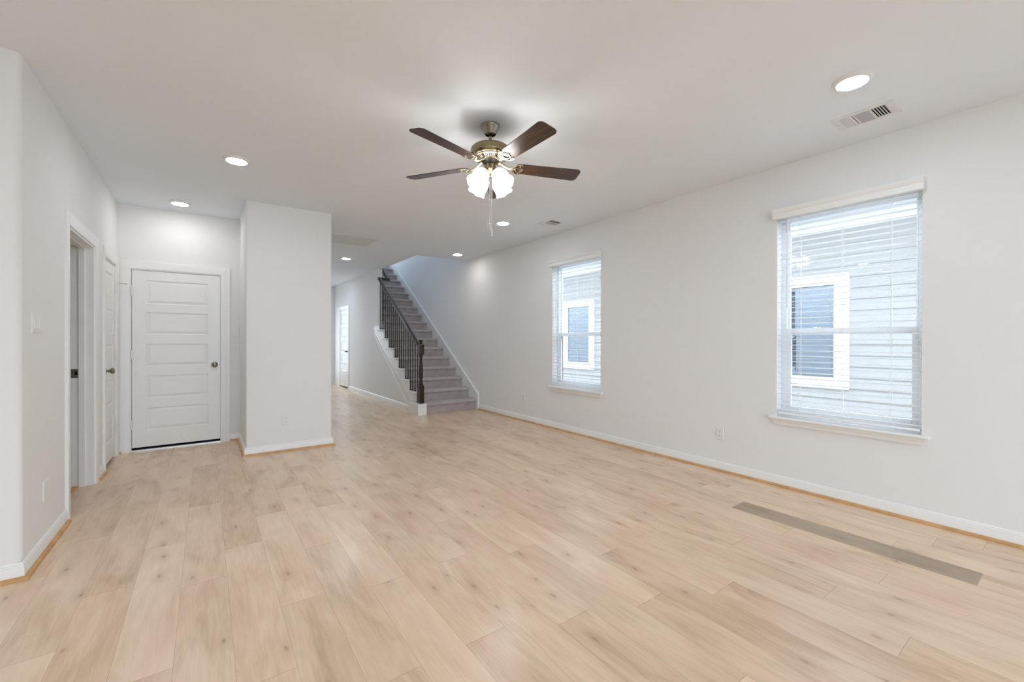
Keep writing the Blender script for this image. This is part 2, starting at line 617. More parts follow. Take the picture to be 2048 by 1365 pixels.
# ------------------------------------------------------------------ left wall with cased opening and closet door
DA, DC = (4.212, 5.080), (5.516, 6.150)
DZA, DZC = 2.052, 2.045
LT = 0.142


def rounded_end_wall():
    m = MB()
    mp = X_out(XL)
    # main panels
    m.mbox(mp, YN + .03, DA[0], 0, CH, -LT, 0)
    m.mbox(mp, DA[0], DA[1], DZA, CH, -LT, 0)
    m.mbox(mp, DA[1], DC[0], 0, CH, -LT, 0)
    m.mbox(mp, DC[0], DC[1], DZC, CH, -LT, 0)
    m.mbox(mp, DC[1], YB, 0, CH, -LT, 0)
    # bullnose corner and return wall toward the kitchen
    r = 0.03
    pts = [(XL - LT, YN + r)]
    arc = [(XL - r + r * math.cos(a), YN + r - r * math.sin(a)) for a in [math.pi / 2 * k / 8 for k in range(9)]]
    poly = [(XL - LT, YN + r)] + [(XL - LT, YN)] + arc[::-1]
    m.prism(poly, lambda a, z, t: (a, z, t), 0, CH)
    m.box(XK, XL - LT, YN, YN + .12, 0, CH)
    return m


tag(rounded_end_wall().make('wall_left', M['wall'], smooth=True, angle=30), **STRUCT)

# back wall with garage door
DBX = (-0.688, 0.162)
DZB = 2.045
bw = MB()
mp = Y_in(YB)
bw.mbox(mp, XL, DBX[0], 0, CH, -.14, 0)
bw.mbox(mp, DBX[0], DBX[1], DZB, CH, -.14, 0)
bw.mbox(mp, DBX[1], CX0, 0, CH, -.14, 0)
tag(bw.make('wall_back', M['wall']), **STRUCT)

# block of wall between the alcove and the hall, bullnosed corners
def rounded_rect(x0, x1, y0, y1, r, n=6):
    pts = []
    for cx, cy, a0 in ((x1 - r, y1 - r, 0), (x0 + r, y1 - r, 90), (x0 + r, y0 + r, 180), (x1 - r, y0 + r, 270)):
        for k in range(n + 1):
            a = rad(a0 + 90 * k / n)
            pts.append((cx + r * math.cos(a), cy + r * math.sin(a)))
    return pts


tag(MB().prism(rounded_rect(CX0, CX1, YC, YE, .022), lambda a, z, t: (a, z, t), 0, CH)
    .make('wall_center', M['wall'], smooth=True, angle=30), **STRUCT)

# wall between hall and stairs: knee part under the stringer, then full height
RISE, RUN, YS = 0.1827, 0.2645, 6.620
slope = RISE / RUN
kz = lambda y: 1.36 + slope * 0.93 * (y - 8.95) + 0.02
hw = MB()
hw.prism([(6.95, 0), (11.165, 0), (11.165, 2.04), (11.975, 2.04), (11.975, 0), (YE, 0), (YE, CH), (8.925, CH), (8.925, 1.62), (8.72, 1.44), (6.95, 0.21)],
         X_out(0), XH, XH2)
tag(hw.make('wall_hall', M['wall'], bevel=0.008), **STRUCT)
tag(MB().box(SX0 - .10, SX0, 6.0, SY1, 3.29, 4.25).make('wall_upstairs', M['wall']), **STRUCT)
# upstairs shell (daylight falls down the stairwell)
wall_with_holes('wall_upstairs_end', Y_in(YE), 1.6, XR, 3.29, TOP, -.12, 0, [(1.8, 3.8, 3.6, 5.5)])
wall_with_holes('wall_upstairs_left', X_out(1.6), 5.9, YE + .1, 3.29, TOP, -.1, 0, [(7.6, 10.6, 3.6, 5.4)])
tag(MB().box(1.5, XR, 5.9, 6.0, 3.29, TOP).make('wall_upstairs_front', M['wall']), **STRUCT)
tag(MB().box(XH2, XR, SY1 + .0, SY1 + .1, 0, CH).make('wall_stair_end', M['wall']), **STRUCT)

# hall end wall with glazed front door, rear wall with added unseen sliding door, kitchen end with added window
FD = (1.85, 2.65)
wall_with_holes('wall_hall_end', Y_in(YE), CX1 - .05, XR, 0, CH, -.12, 0, [(FD[0], FD[1], 0.35, 2.3)])
ADDED_SD = (-1.3, 2.7)  # added opening behind the camera, lets in fill daylight
wall_with_holes('wall_rear', lambda a, z, t: (a, YR + t, z), XK, XR, 0, CH, -.12, 0, [(ADDED_SD[0], ADDED_SD[1], 0.05, 2.45)])
wall_with_holes('wall_kitchen', lambda a, z, t: (XK + t, a, z), YR, YN + .12, 0, CH, -.12, 0, [(-1.4, -.2, 1.0, 2.25)])
# bathroom and closet shells beyond the left wall
b = MB()
b.box(-3.1, -3.0, YN + .12, YB + .14, 0, CH)
b.box(-3.0, XL - LT, YB, YB + .14, 0, CH)
b.box(-3.0, XL - LT, 5.22, 5.30, 0, CH)
tag(b.make('wall_bath', M['wall']), **STRUCT)
g = MB().box(XL - .1, CX0, YB + .9, YB + 1.0, 0, CH)
tag(g.make('wall_garage', M['wall']), **STRUCT)

# ------------------------------------------------------------------ baseboards with oak quarter round
BASE = [(0, 0), (.014, 0), (.014, .060), (.0125, .064), (.0125, .074), (.009, .079), (.009, .084), (.004, .090), (0, .090)]
QR = [(.014, .0005)] + [(.014 + .019 * math.sin(rad(90 * k / 5)), .0005 + .019 * math.cos(rad(90 * k / 5))) for k in range(6)][::-1]
QR = [(.0135, .0005), (.033, .0005), (.0325, .006), (.0305, .0115), (.027, .016), (.022, .019), (.0135, .020)]


def baseboard(name, pts, shoe=True):
    o = MB().sweep(pts, BASE).make(name, M['trim'], smooth=True, angle=25)
    tag(o, **STRUCT)
    if shoe:
        q = MB().sweep(pts, QR).make('shoe_molding', M['oakshoe'], parent=o, smooth=True, angle=50)
        q['label'] = 'honey oak quarter round'
    return o


baseboard('baseboard_right', [(XR, 6.545), (XR, YR)])
baseboard('baseboard_left', [(XK, YN), (XL, YN), (XL, 4.123)])
baseboard('baseboard_left_middle', [(XL, 5.172), (XL, 5.440)])
baseboard('baseboard_left_end', [(XL, 6.232), (XL, YB)])
baseboard('baseboard_back', [(.238, YB), (CX0, YB), (CX0, YC), (CX1, YC), (CX1, YE - .001)])
baseboard('baseboard_hall', [(XH, YE), (XH, 12.07)][::-1][::-1], shoe=False)
baseboard('baseboard_hall_near', [(XH, 11.07), (XH, 6.95)], shoe=False)

# ------------------------------------------------------------------ casing / doors
CAS = [(0, 0), (0, .011), (.010, .014), (.030, .013), (.045, .016), (.070, .018), (.083, .018), (.086, .015), (.086, 0)]


def casing(mp, a0, a1, z1, parent, prof=CAS, z0=0.0):
    rings = []
    for (a, z, sa, sz) in ((a0, z0, -1, 0), (a0, z1, -1, 1), (a1, z1, 1, 1), (a1, z0, 1, 0)):
        rings.append([mp(a + sa * s_, z + sz * s_, t) for s_, t in prof])
    return MB().loops(rings).make('casing', M['trim'], parent=parent, smooth=True, angle=20)


def jamb(mp, a0, a1, z1, parent, depth, th=.0, z0=0.0):
    """liner of the opening: three boards, flush with the wall face"""
    m = MB()
    w = .018
    m.mbox(mp, a0, a0 + w, z0, z1, -depth, 0)
    m.mbox(mp, a1 - w, a1, z0, z1, -depth, 0)
    m.mbox(mp, a0 + w, a1 - w, z1 - w, z1, -depth, 0)
    return m.make('jamb', M['trim'], parent=parent)


PANELS = [(.225, .476), (.585, .838), (.945, 1.200), (1.305, 1.558), (1.650, 1.918)]
INS = [(0, 0), (.007, -.009), (.013, -.009), (.040, -.0025), (.044, -.0025)]


def door_slab(mp, a0, a1, z0, z1, tf, th, parent, stile=.118):
    """tf: t of the front face; body behind it"""
    m = MB()
    pa0, pa1 = a0 + stile, a1 - stile
    q = lambda A0, A1, Z0, Z1: m.add([mp(A0, Z0, tf), mp(A1, Z0, tf), mp(A1, Z1, tf), mp(A0, Z1, tf)], [(0, 1, 2, 3)])
    q(a0, pa0, z0, z1); q(pa1, a1, z0, z1)
    zz = z0
    for p0, p1 in PANELS:
        q(pa0, pa1, zz, p0)
        rings = []
        for s_, t in INS:
            rings.append([mp(pa0 + s_, p0 + s_, tf + t), mp(pa1 - s_, p0 + s_, tf + t), mp(pa1 - s_, p1 - s_, tf + t), mp(pa0 + s_, p1 - s_, tf + t)])
        m.loops(rings, False, True)
        zz = p1
    q(pa0, pa1, zz, z1)
    # edges and back
    A, B, Cc, D = (a0, z0), (a1, z0), (a1, z1), (a0, z1)
    for (u, v) in ((A, B), (B, Cc), (Cc, D), (D, A)):
        m.add([mp(u[0], u[1], tf), mp(v[0], v[1], tf), mp(v[0], v[1], tf - th), mp(u[0], u[1], tf - th)], [(0, 1, 2, 3)])
    m.add([mp(a0, z0, tf - th), mp(a1, z0, tf - th), mp(a1, z1, tf - th), mp(a0, z1, tf - th)], [(3, 2, 1, 0)])
    o = m.make('door_panel', M['door'], parent=parent)
    return o


def knob(mp, a, z, tf, parent, mat=None, name='door_knob'):
    o0 = Vector(mp(a, z, tf)); n = (Vector(mp(a, z, tf + 1)) - o0)
    k = MB().lathe(o0, n, [(0.002, .004), (.010, .011), (.024, .0105), (.030, .014), (.036, .022), (.044, .0285), (.053, .030), (.061, .026), (.067, .016), (.069, .002)], 28)
    ko = k.make(name, mat or M['nickel'], parent=parent, smooth=True)
    ko['label'] = 'aged nickel door knob'
    MB().lathe(o0, n, [(0, .033), (.004, .033), (.007, .029), (.008, .012)], 32).make('rosette', mat or M['nickel'], parent=ko, smooth=True)
    return ko


def hinge(mp, a, z, t, parent):
    m = MB()
    m.lathe(mp(a, z - .045, t), (0, 0, 1), [(0, .0075), (.09, .0075)], 12)
    m.lathe(mp(a, z - .052, t), (0, 0, 1), [(0, .004), (.006, .006), (.098, .006), (.104, .004)], 10)
    m.mbox(mp, a - .018, a + .020, z - .044, z + .044, t - .010, t - .004)
    return m.make('hinge', M['hinge'], parent=parent, smooth=True)


# --- door_1: closed door in the back wall
d1 = empty('door_1', ((DBX[0] + DBX[1]) / 2, YB, 0), **STRUCT)
mp = Y_in(YB)
casing(mp, DBX[0] + .006, DBX[1] - .006, DZB - .006, d1)
jamb(mp, DBX[0], DBX[1], DZB, d1, .14)
s1 = door_slab(mp, DBX[0] + .0235, DBX[1] - .0215, .040, DZB - .022, -.004, .035, d1)
knob(mp, DBX[1] - .075, .945, -.004, s1)
for z in (1.79, 1.08, .30):
    hinge(mp, DBX[0] + .0195, z, .007, d1)
MB().mbox(mp, DBX[0] + .018, DBX[1] - .018, 0.0, .014, -.13, .012).make('door_sill', M['threshold'], parent=d1)
MB().mbox(mp, DBX[0] + .018, DBX[0] + .030, 0, DZB - .018, -.14, -.042).mbox(mp, DBX[1] - .030, DBX[1] - .018, 0, DZB - .018, -.14, -.042)\
    .make('door_stop', M['trim'], parent=d1)
MB().mbox(mp, DBX[0] + .018, DBX[1] - .018, .015, .036, -.05, -.03).make('door_gap_shade', M['black'], parent=d1)  # black strip stands in for the shaded gap below the door

# --- door_2: cased opening in the left wall (door swung away into the room beyond)
d2 = empty('door_2', (XL, (DA[0] + DA[1]) / 2, 0), **STRUCT)
mp = X_out(XL)
casing(mp, DA[0] + .002, DA[1] - .002, DZA - .002, d2)
jamb(mp, DA[0], DA[1], DZA, d2, LT)
st = MB()
st.mbox(mp, DA[0] + .018, DA[0] + .030, 0, DZA - .018, -.092, -.055)
st.mbox(mp, DA[1] - .030, DA[1] - .018, 0, DZA - .018, -.092, -.055)
st.mbox(mp, DA[0] + .030, DA[1] - .030, DZA - .030, DZA - .018, -.092, -.055)
st.make('door_stop', M['trim'], parent=d2)
sp = MB().mbox(mp, DA[1] - .0205, DA[1] - .0175, .925, 1.000, -.139, -.097).make('strike_plate', M['nickel'], parent=d2, bevel=.001)
sp['label'] = 'aged metal strike plate'
MB().mbox(mp, DA[1] - .0212, DA[1] - .0180, .950, .978, -.117, -.101).make('latch_hole', M['black'], parent=sp)
th = MB().sweep([(XL - .115, DA[0] + .018), (XL - .115, DA[1] - .018)][::-1], [(-.022, 0.0005), (-.018, .007), (-.006, .010), (.006, .010), (.018, .007), (.022, .0005)])
tho = th.make('threshold_strip', M['oakshoe'], parent=d2, smooth=True); tho['label'] = 'honey oak threshold strip'

# --- door_3: narrow closet door in the left wall
d3 = empty('door_3', (XL, (DC[0] + DC[1]) / 2, 0), **STRUCT)
casing(mp, DC[0] + .004, DC[1] - .004, DZC - .004, d3)
jamb(mp, DC[0], DC[1], DZC, d3, LT)
s3 = door_slab(mp, DC[0] + .021, DC[1] - .021, .032, DZC - .022, -.004, .035, d3, stile=.10)
kk = knob(mp, DC[0] + .085, .945, -.004, s3)
for z in (1.79, 1.08, .30):
    hinge(mp, DC[1] - .0195, z, .007, d3)
hs = MB().path([mp(DC[1] - .02, 1.848, .010), mp(DC[1] - .02, 1.852, .02), mp(DC[1] + .02, 1.852, .055), mp(DC[1] + .035, 1.852, .075)], .0035, 8)
hs.lathe(mp(DC[1] + .033, 1.852, .072), (0.6, .45, 0), [(0, .008), (.012, .008)], 12)
hs.make('hinge_pin_stop', M['silver'], parent=d3, smooth=True)

# --- door_4: far door in the hall
d4 = empty('door_4', (XH, 11.57, 0), **STRUCT)
mp4 = X_in(XH)
casing(mp4, 11.165, 11.975, 2.04, d4)
jamb(mp4, 11.165, 11.975, 2.04, d4, .11)
s4 = door_slab(mp4, 11.187, 11.953, .035, 2.018, -.004, .035, d4)
k4 = MB().lathe(mp4(11.26, .945, -.004), (-1, 0, 0), [(0, .03), (.006, .03), (.01, .012), (.045, .012)], 20)
k4.path([mp4(11.26, .945, .042), mp4(11.30, .945, .046), mp4(11.37, .940, .046)], [.010, .009, .007], 8)
k4o = k4.make('door_lever', M['bronze'], parent=s4, smooth=True); k4o['label'] = 'black door lever'

# ------------------------------------------------------------------ windows on the right wall
def make_window(idx, a0, a1):
    root = empty('window_%d' % idx, (XR, (a0 + a1) / 2, WZ0), **STRUCT)
    mp = X_in(XR)          # negative t goes outward
    zb, zt = .60, WZ1
    fr = MB()
    w = .036
    for (A0, A1, Z0, Z1) in ((a0, a0 + w, zb, zt), (a1 - w, a1, zb, zt), (a0 + w, a1 - w, zb, zb + w), (a0 + w, a1 - w, zt - w, zt)):
        fr.mbox(mp, A0, A1, Z0, Z1, -.165, -.095)
    # track lips
    for A in (a0 + w, a1 - w - .004):
        fr.mbox(mp, A, A + .004, zb + w, zt - w, -.101, -.095)
    fr.make('frame', M['vinyl'], parent=root, bevel=.002)
    zm = 1.335

    def sash(name, z0, z1, t0, t1, sw, rw0, rw1):
        m = MB()
        A0, A1 = a0 + w, a1 - w
        m.mbox(mp, A0, A0 + sw, z0, z1, t0, t1)
        m.mbox(mp, A1 - sw, A1, z0, z1, t0, t1)
        m.mbox(mp, A0 + sw, A1 - sw, z0, z0 + rw0, t0, t1)
        m.mbox(mp, A0 + sw, A1 - sw, z1 - rw1, z1, t0, t1)
        s_ = m.make(name, M['vinyl'], parent=root, bevel=.002)
        tm = (t0 + t1) / 2
        MB().mbox(mp, A0 + sw - .004, A1 - sw + .004, z0 + rw0 - .004, z1 - rw1 + .004, tm - .0015, tm + .0015).make('pane', M['glass'], parent=s_)
        return s_
    sash('upper_sash', zm - .03, zt - w, -.157, -.135, .018, .030, .024)
    lo = sash('lower_sash', zb + w, zm + .012, -.131, -.105, .034, .045, .036)
    for f in (.27, .73):
        ya = a0 + (a1 - a0) * f
        lk = MB().lathe(mp(ya, zm + .012, -.117), (0, 0, 1), [(0, .016), (.008, .016), (.012, .010)], 18)
        lk.mbox(mp, ya - .036, ya + .012, zm + .013, zm + .022, -.123, -.111)
        lk.make('sash_lock', M['vinyl'], parent=lo, smooth=True)
    sc = MB()
    sc.mbox(mp, a1 - w - .016, a1 - w, zb + w, zm, -.164, -.158)
    sc.mbox(mp, a0 + w, a0 + w + .016, zb + w, zm, -.164, -.158)
    sc.make('screen_frame', M['bronze'], parent=root)
    # stool with rounded nose and moulded apron
    pr = [(-.080, .576), (.040, .576), (.047, .580), (.050, .588), (.047, .596), (.040, .600), (-.080, .600)]
    ca, hw_ = (a0 + a1) / 2, .500
    m = MB()
    m.loops([[(XR - t if (abs(s_) < 1) or t <= 0 else XR - t, ca + s_ * (hw_ if t > -.001 else hw_), z) for t, z in pr] for s_ in (-1, 1)])
    # only the horns overhang the wall face; the rest fills the opening
    stool = MB()
    front = [(.0005, .576), (.040, .576), (.047, .580), (.050, .588), (.047, .596), (.040, .600), (.0005, .600)]
    stool.loops([[(XR - t, ca + s_ * hw_, z) for t, z in front] for s_ in (-1, 1)])
    stool.mbox(mp, a0 + .0005, a1 - .0005, .576, .600, -.094, .001)
    so = stool.make('window_sill', M['trim'], parent=root, smooth=True, angle=30)
    ap = [(0.0005, .576), (.034, .576), (.033, .566), (.027, .560), (.022, .548), (.022, .536), (.016, .526), (.006, .523), (0.0005, .523)]
    am = MB()
    rings = []
    for s_ in (-1, 1):
        rings.append([(XR - t, ca + s_ * (hw_ - .012 - (.576 - z) * .55 - (.034 - t) * .3), z) for t, z in ap])
    am.loops(rings)
    am.make('apron', M['trim'], parent=root, smooth=True, angle=25)
    portal('window_portal', (XR + .18, (a0 + a1) / 2, (WZ0 + WZ1) / 2), (0, rad(90), 0), WZ1 - WZ0, a1 - a0)
    return root


make_window(1, *WIN[0])
make_window(2, *WIN[1])


def make_blind():
    """blind built at its centre line: local y = along wall, origin on the wall face at sill height z=.60"""
    root = empty('window_blind', (XR, 0, .600))
    z0 = .600
    hw_ = .4535
    P = lambda x, y, z: (XR + x, y, z)
    # cornice valance, moulded profile
    pv = [(-.004, 2.278), (-.052, 2.278), (-.056, 2.284), (-.056, 2.300), (-.050, 2.304), (-.050, 2.322), (-.056, 2.328), (-.062, 2.340), (-.066, 2.352), (-.066, 2.362), (-.004, 2.362)]
    m = MB().loops([[P(x, s * .4725, z) for x, z in pv] for s in (-1, 1)])
    m.make('valance', M['trim'], parent=root, smooth=True, angle=25)
    MB().box(XR + .002, XR + .052, -hw_, hw_, 2.286, 2.326).make('headrail', M['slat'], parent=root, bevel=.002)
    n = 36
    zt, zb = 2.262, .655
    # one slat, then copies
    xs = [(-.025 + .05 * k / 6) for k in range(7)]
    top = [(x, .0014 + .0028 * (1 - (x / .025) ** 2)) for x in xs]
    bot = [(x, z - .0026) for x, z in reversed(top)]
    sm = MB().loops([[(XR + .029 + x, s * (hw_ - .004), zb + z) for x, z in top + bot] for s in (-1, 1)])
    slat = sm.make('slat', M['slat'], parent=root, smooth=True, angle=60)
    for k in range(1, n):
        c_ = slat.copy(); COL.objects.link(c_)
        c_.location.z += (zt - zb) * k / (n - 1)
    MB().box(XR + .004, XR + .054, -hw_ + .003, hw_ - .003, .617, .637).make('bottom_rail', M['slat'], parent=root, bevel=.004)
    for y in (-.29, .0, .29):
        cm = MB()
        for x in (.0035, .0545):
            cm.tube(P(x, y, .628), P(x, y, 2.29), .0012, 6)
        cm.tube(P(.029, y, .628), P(.029, y, 2.29), .0010, 6)
        cm.make('ladder_cord', M['cord'], parent=root)
    w_ = MB().tube(P(-.008, .372, 2.27), P(-.012, .372, 1.52), .0045, 8)
    w_.make('tilt_wand', M['slat'], parent=root, smooth=True)
    return root


bl = make_blind()
bl2 = copy_tree(bl)
bl.location.y = (WIN[0][0] + WIN[0][1]) / 2
bl2.location.y = (WIN[1][0] + WIN[1][1]) / 2
tag(bl, 'white two-inch slat blind with moulded valance in the larger, nearer window', 'window blind', 'white slat blinds')
tag(bl2, 'white two-inch slat blind in the far window beside the staircase', 'window blind', 'white slat blinds')

# front door glazing, sliding door, kitchen window, upstairs window (unseen, added to let more daylight in)
def unseen_window(idx, mp, a0, a1, z0, z1, mull=1):
    root = empty('window_%d' % idx, mp((a0 + a1) / 2, z0, 0), **STRUCT)
    m = MB(); w = .05
    m.mbox(mp, a0, a0 + w, z0, z1, -.09, -.03).mbox(mp, a1 - w, a1, z0, z1, -.09, -.03)
    m.mbox(mp, a0 + w, a1 - w, z0, z0 + w, -.09, -.03).mbox(mp, a0 + w, a1 - w, z1 - w, z1, -.09, -.03)
    for k in range(1, mull + 1):
        a = a0 + (a1 - a0) * k / (mull + 1)
        m.mbox(mp, a - w / 2, a + w / 2, z0 + w, z1 - w, -.09, -.03)
    m.make('frame', M['vinyl'], parent=root)
    MB().mbox(mp, a0 + .02, a1 - .02, z0 + .02, z1 - .02, -.062, -.058).make('pane', M['glass'], parent=root)


unseen_window(3, Y_in(YE), 1.8, 3.8, 3.6, 5.5)
unseen_window(7, X_out(1.6), 7.6, 10.6, 3.6, 5.4, 1)  # second upstairs window, added to brighten the stairwell
portal('window_portal', (1.48, 9.1, 4.5), (0, rad(-90), 0), 1.8, 3.0)
unseen_window(4, lambda a, z, t: (a, YR + t, z), ADDED_SD[0], ADDED_SD[1], .05, 2.45, 1)  # glass door added behind the camera for even fill light
unseen_window(5, lambda a, z, t: (XK + t, a, z), -1.4, -.2, 1.0, 2.25)  # unseen window added to bring daylight in from the kitchen side
unseen_window(6, Y_in(YE), FD[0], FD[1], .35, 2.3, 0)
portal('window_portal', (2.8, YE + .13, 4.55), (rad(-90), 0, 0), 2.0, 1.9)
portal('window_portal', ((ADDED_SD[0] + ADDED_SD[1]) / 2, YR - .13, 1.25), (rad(90), 0, 0), ADDED_SD[1] - ADDED_SD[0], 2.4)
portal('window_portal', (XK - .13, -.8, 1.625), (0, rad(-90), 0), 1.25, 1.2)
portal('window_portal', ((FD[0] + FD[1]) / 2, YE + .13, 1.325), (rad(-90), 0, 0), FD[1] - FD[0], 1.95)

# ------------------------------------------------------------------ staircase
st = empty('staircase', (3.45, YS, 0), label='straight carpeted staircase rising beside the right wall, white open stringer', cat='staircase')
XC0, XC1, XS = 2.945, 3.962, 3.965
for n in range(1, 18):
    y0 = YS + RUN * (n - 1)
    zt, zb = RISE * n, RISE * (n - 1)
    xa = XC0 if n <= 8 else XH2 + .001
    if n == 1: xa = 2.966
    # rounded, padded nosing profile (y,z)
    prof = [(y0 + RUN + .02, zb), (y0 + .004, zb), (y0, zb + .02), (y0 + .002, zt - .058)]
    for k in range(8):
        a = rad(-90 - 180 * k / 7)
        prof.append((y0 - .006 + .030 * math.cos(a), zt - .028 + .028 * math.sin(a)))
    prof += [(y0 + .08, zt + .001), (y0 + RUN + .02, zt)]
    m = MB().prism(prof, X_out(0), xa, XC1)
    m.make('carpeted_step', M['carpet'], parent=st, smooth=True, angle=50, origin=(xa, y0, zb))
m = MB().box(XH2 + .001, XC1, YS + RUN * 17 - .0, SY1 - .001, 3.10, 3.285)
m.make('landing', M['carpet'], parent=st)
# white tread end caps with riser ends
for n in range(2, 9):
    y0 = YS + RUN * (n - 1)
    zt = RISE * n
    m = MB()
    m.box(2.850, XC0 - .0005, y0 - .022, y0 + RUN - .001, zt - .026, zt)
    m.box(2.9298, XC0 - .0005, y0, y0 + RUN - .001, zt - RISE + .001, zt - .026)
    m.box(2.872, 2.9115, y0 - .006, y0 + RUN - .001, zt - .040, zt - .026)
    o = m.make('tread_cap', M['trim'], parent=st, bevel=.004)
m = MB()
m.box(2.812, 2.965, 6.520, 6.8835, 0, .165)
m.box(2.812, 2.9295, 6.8835, 6.950, 0, .165)
m.box(2.797, 2.965, 6.504, 6.8835, .165, .188)
m.make('starting_box', M['trim'], parent=st, bevel=.004)
# open stringer board on the hall side
up = []
for n in range(2, 9):
    y0 = YS + RUN * (n - 1)
    up += [(y0, RISE * (n - 1) + .0), (y0, RISE * n - .0265)]
yend = 8.99
poly = [(6.951, .012), (6.951, RISE - .027)] + up[1:] + [(yend, RISE * 8 - .0265 + .05), (yend, 1.36), ]
poly = [(6.951, .165)] + [(YS + RUN, RISE - .02)] * 0
pts = [(6.951, .168)]
for n in range(2, 9):
    y0 = YS + RUN * (n - 1)
    zt = RISE * n - .0405
    if y0 < 6.951: y0 = 6.9515
    pts += [(y0, zt), (YS + RUN * n, zt)]
pts = [(6.9515, .0915)] + pts[1:]
pts += [(YS + RUN * 8, 1.530), (9.035, 1.530), (9.035, 1.375)]
MB().prism(pts, X_out(0), 2.912, 2.9295).make('stringer', M['trim'], parent=st, bevel=.002)
# moulding along the lower edge of the stringer and its short end cap
mb = MB()
mb.prism([(7.19, .092), (9.045, 1.372), (9.045, 1.340), (7.235, .092)], X_out(0), 2.905, 2.9295)
mb.box(2.902, 2.9295, 8.735, 9.050, 1.462, 1.535)
mb.make('stringer_molding', M['trim'], parent=st)
# wall-side skirt board
ys, ye = 6.545, 11.35
zz = lambda y: .272 + slope * (y - ys)
sk = [(ys, 0), (ys, zz(ys)), (ye, zz(ye)), (ye, zz(ye) - .6), (ys + .62, 0)]
MB().prism(sk, X_out(0), XS, XR - .0005).make('skirt_board', M['trim'], parent=st)
MB().prism([(ys - .008, 0), (ys - .008, zz(ys)), (ye, zz(ye) + .006), (ye, zz(ye) - .012), (ys + .012, zz(ys) - .016), (ys + .012, 0)], X_out(0), XS - .007, XR - .0005)\
    .make('skirt_molding', M['trim'], parent=st, bevel=.002)

# ------------------------------------------------------------------ railing
rl = empty('stair_railing', (2.91, 6.637, .188), label='dark wood stair railing with turned newel post and black iron balusters', cat='stair railing')
NX, NY = 2.912, 6.637
h = .0405


def sqblock(m, z0, z1, ch=.006):
    rings = []
    for z, e in ((z0, h - ch), (z0 + ch, h), (z1 - ch, h), (z1, h - ch)):
        rings.append([(NX + sx * e, NY + sy * e, z) for sx, sy in ((-1, -1), (1, -1), (1, 1), (-1, 1))])
    m.loops(rings)


nb = MB()
sqblock(nb, .188, .492)
post = nb.make('newel_post', M['darkwood'], parent=rl, origin=(NX, NY, .188))
nb = MB()
sqblock(nb, 1.000, 1.178, .012)
nb.make('top_block', M['darkwood'], parent=post)
tp = [(.492, .030), (.500, .036), (.512, .038), (.522, .028), (.530, .024), (.545, .031), (.556, .035), (.566, .029), (.572, .024), (.590, .027), (.640, .033),
      (.700, .036), (.760, .034), (.850, .028), (.930, .0235), (.960, .022), (.966, .030), (.974, .033), (.982, .028), (.990, .030), (1.0, .034)]
MB().lathe((NX, NY, 0), (0, 0, 1), tp, 28).make('turned_shaft', M['darkwood'], parent=post, smooth=True, angle=60)
fp = [(1.176, .030), (1.184, .032), (1.192, .024), (1.198, .020), (1.206, .026), (1.216, .034), (1.228, .037), (1.240, .033), (1.248, .022), (1.251, .006)]
MB().lathe((NX, NY, 0), (0, 0, 1), fp, 28).make('finial', M['darkwood'], parent=post, smooth=True, angle=60)
# handrail, bread-loaf profile
RP = [(-.028, -.058), (.028, -.058), (.028, -.048), (.022, -.042), (.022, -.034), (.031, -.024), (.031, -.012), (.024, -.003), (.010, 0), (-.010, 0), (-.024, -.003), (-.031, -.012), (-.031, -.024), (-.022, -.034), (-.022, -.042), (-.028, -.048)]
rs = .687
zr = lambda y: 1.176 + rs * (y - 6.735)
hr = MB()
hr.loops([[(2.912 + a, y, zr(y) + b_) for a, b_ in RP] for y in (6.672, 8.70)])
yt = 8.735
hr.loops([[(x, yt + a, zr(8.72) + b_) for a, b_ in RP] for x in (2.883, 3.105)])
hr.loops([[(3.105 + a, y, zr(y) + b_) for a, b_ in RP] for y in (8.715, 11.2)])
hr.make('handrail', M['railwood'], parent=rl, smooth=True, angle=50)
for y in (9.35, 10.6):
    hp = MB().path([(3.105, y, zr(y) - .055), (3.100, y, zr(y) - .085), (3.075, y, zr(y) - .10), (XH2 - .001, y, zr(y) - .10)], .006, 8)
    hp.make('rail_bracket', M['nickel'], parent=rl, smooth=True)
base_b = None
for k in range(-1, 18):
    y = 6.876 + .1055 * k
    if k == -1: y = 6.77
    n = 1 if k == -1 else max(2, int((y - (YS - .03)) / RUN) + 1)
    z0 = RISE * n + (.0053 if n == 1 else .0)
    z1 = zr(y) - .05
    m = MB()
    e = .0063
    m.box(2.912 - e, 2.912 + e, y - e, y + e, z0, z1)
    r = [(z0, .0145), (z0 + .006, .0145), (z0 + .020, .0085), (z0 + .024, .0085)]
    m.loops([[(2.912 + sx * q, y + sy * q, z) for sx, sy in ((-1, -1), (1, -1), (1, 1), (-1, 1))] for z, q in r])
    m.make('baluster', M['iron'], parent=rl, origin=(2.912, y, z0))

# ------------------------------------------------------------------ ceiling fan
FX, FY, FZ = 1.608, 2.490, 2.460
fan = empty('ceiling_fan', (FX, FY, CH), label='brass ceiling fan with five dark walnut blades and a lit four-shade lamp', cat='ceiling fan')
AX = (0, 0, -1)
top = (FX, FY, CH)
MB().lathe(top, AX, [(0, .066), (.010, .067), (.014, .064), (.020, .060), (.045, .046), (.058, .040), (.062, .037)], 40, True, False)\
    .lathe((FX, FY, CH - .052), AX, [(0, .034), (.004, .012)], 30, True, True).make('canopy', M['pewter'], parent=fan, smooth=True, angle=50)
MB().tube((FX, FY, CH - .05), (FX, FY, 2.575), .0115, 20).make('downrod', M['brass'], parent=fan, smooth=True)
z = lambda v: CH - v
mh = MB().lathe(top, AX, [(z(2.590), .030), (z(2.589), .100), (z(2.586), .124), (z(2.578), .134), (z(2.568), .137), (z(2.536), .137), (z(2.528), .134), (z(2.524), .127),
                          (z(2.520), .125), (z(2.515), .112)], 64)
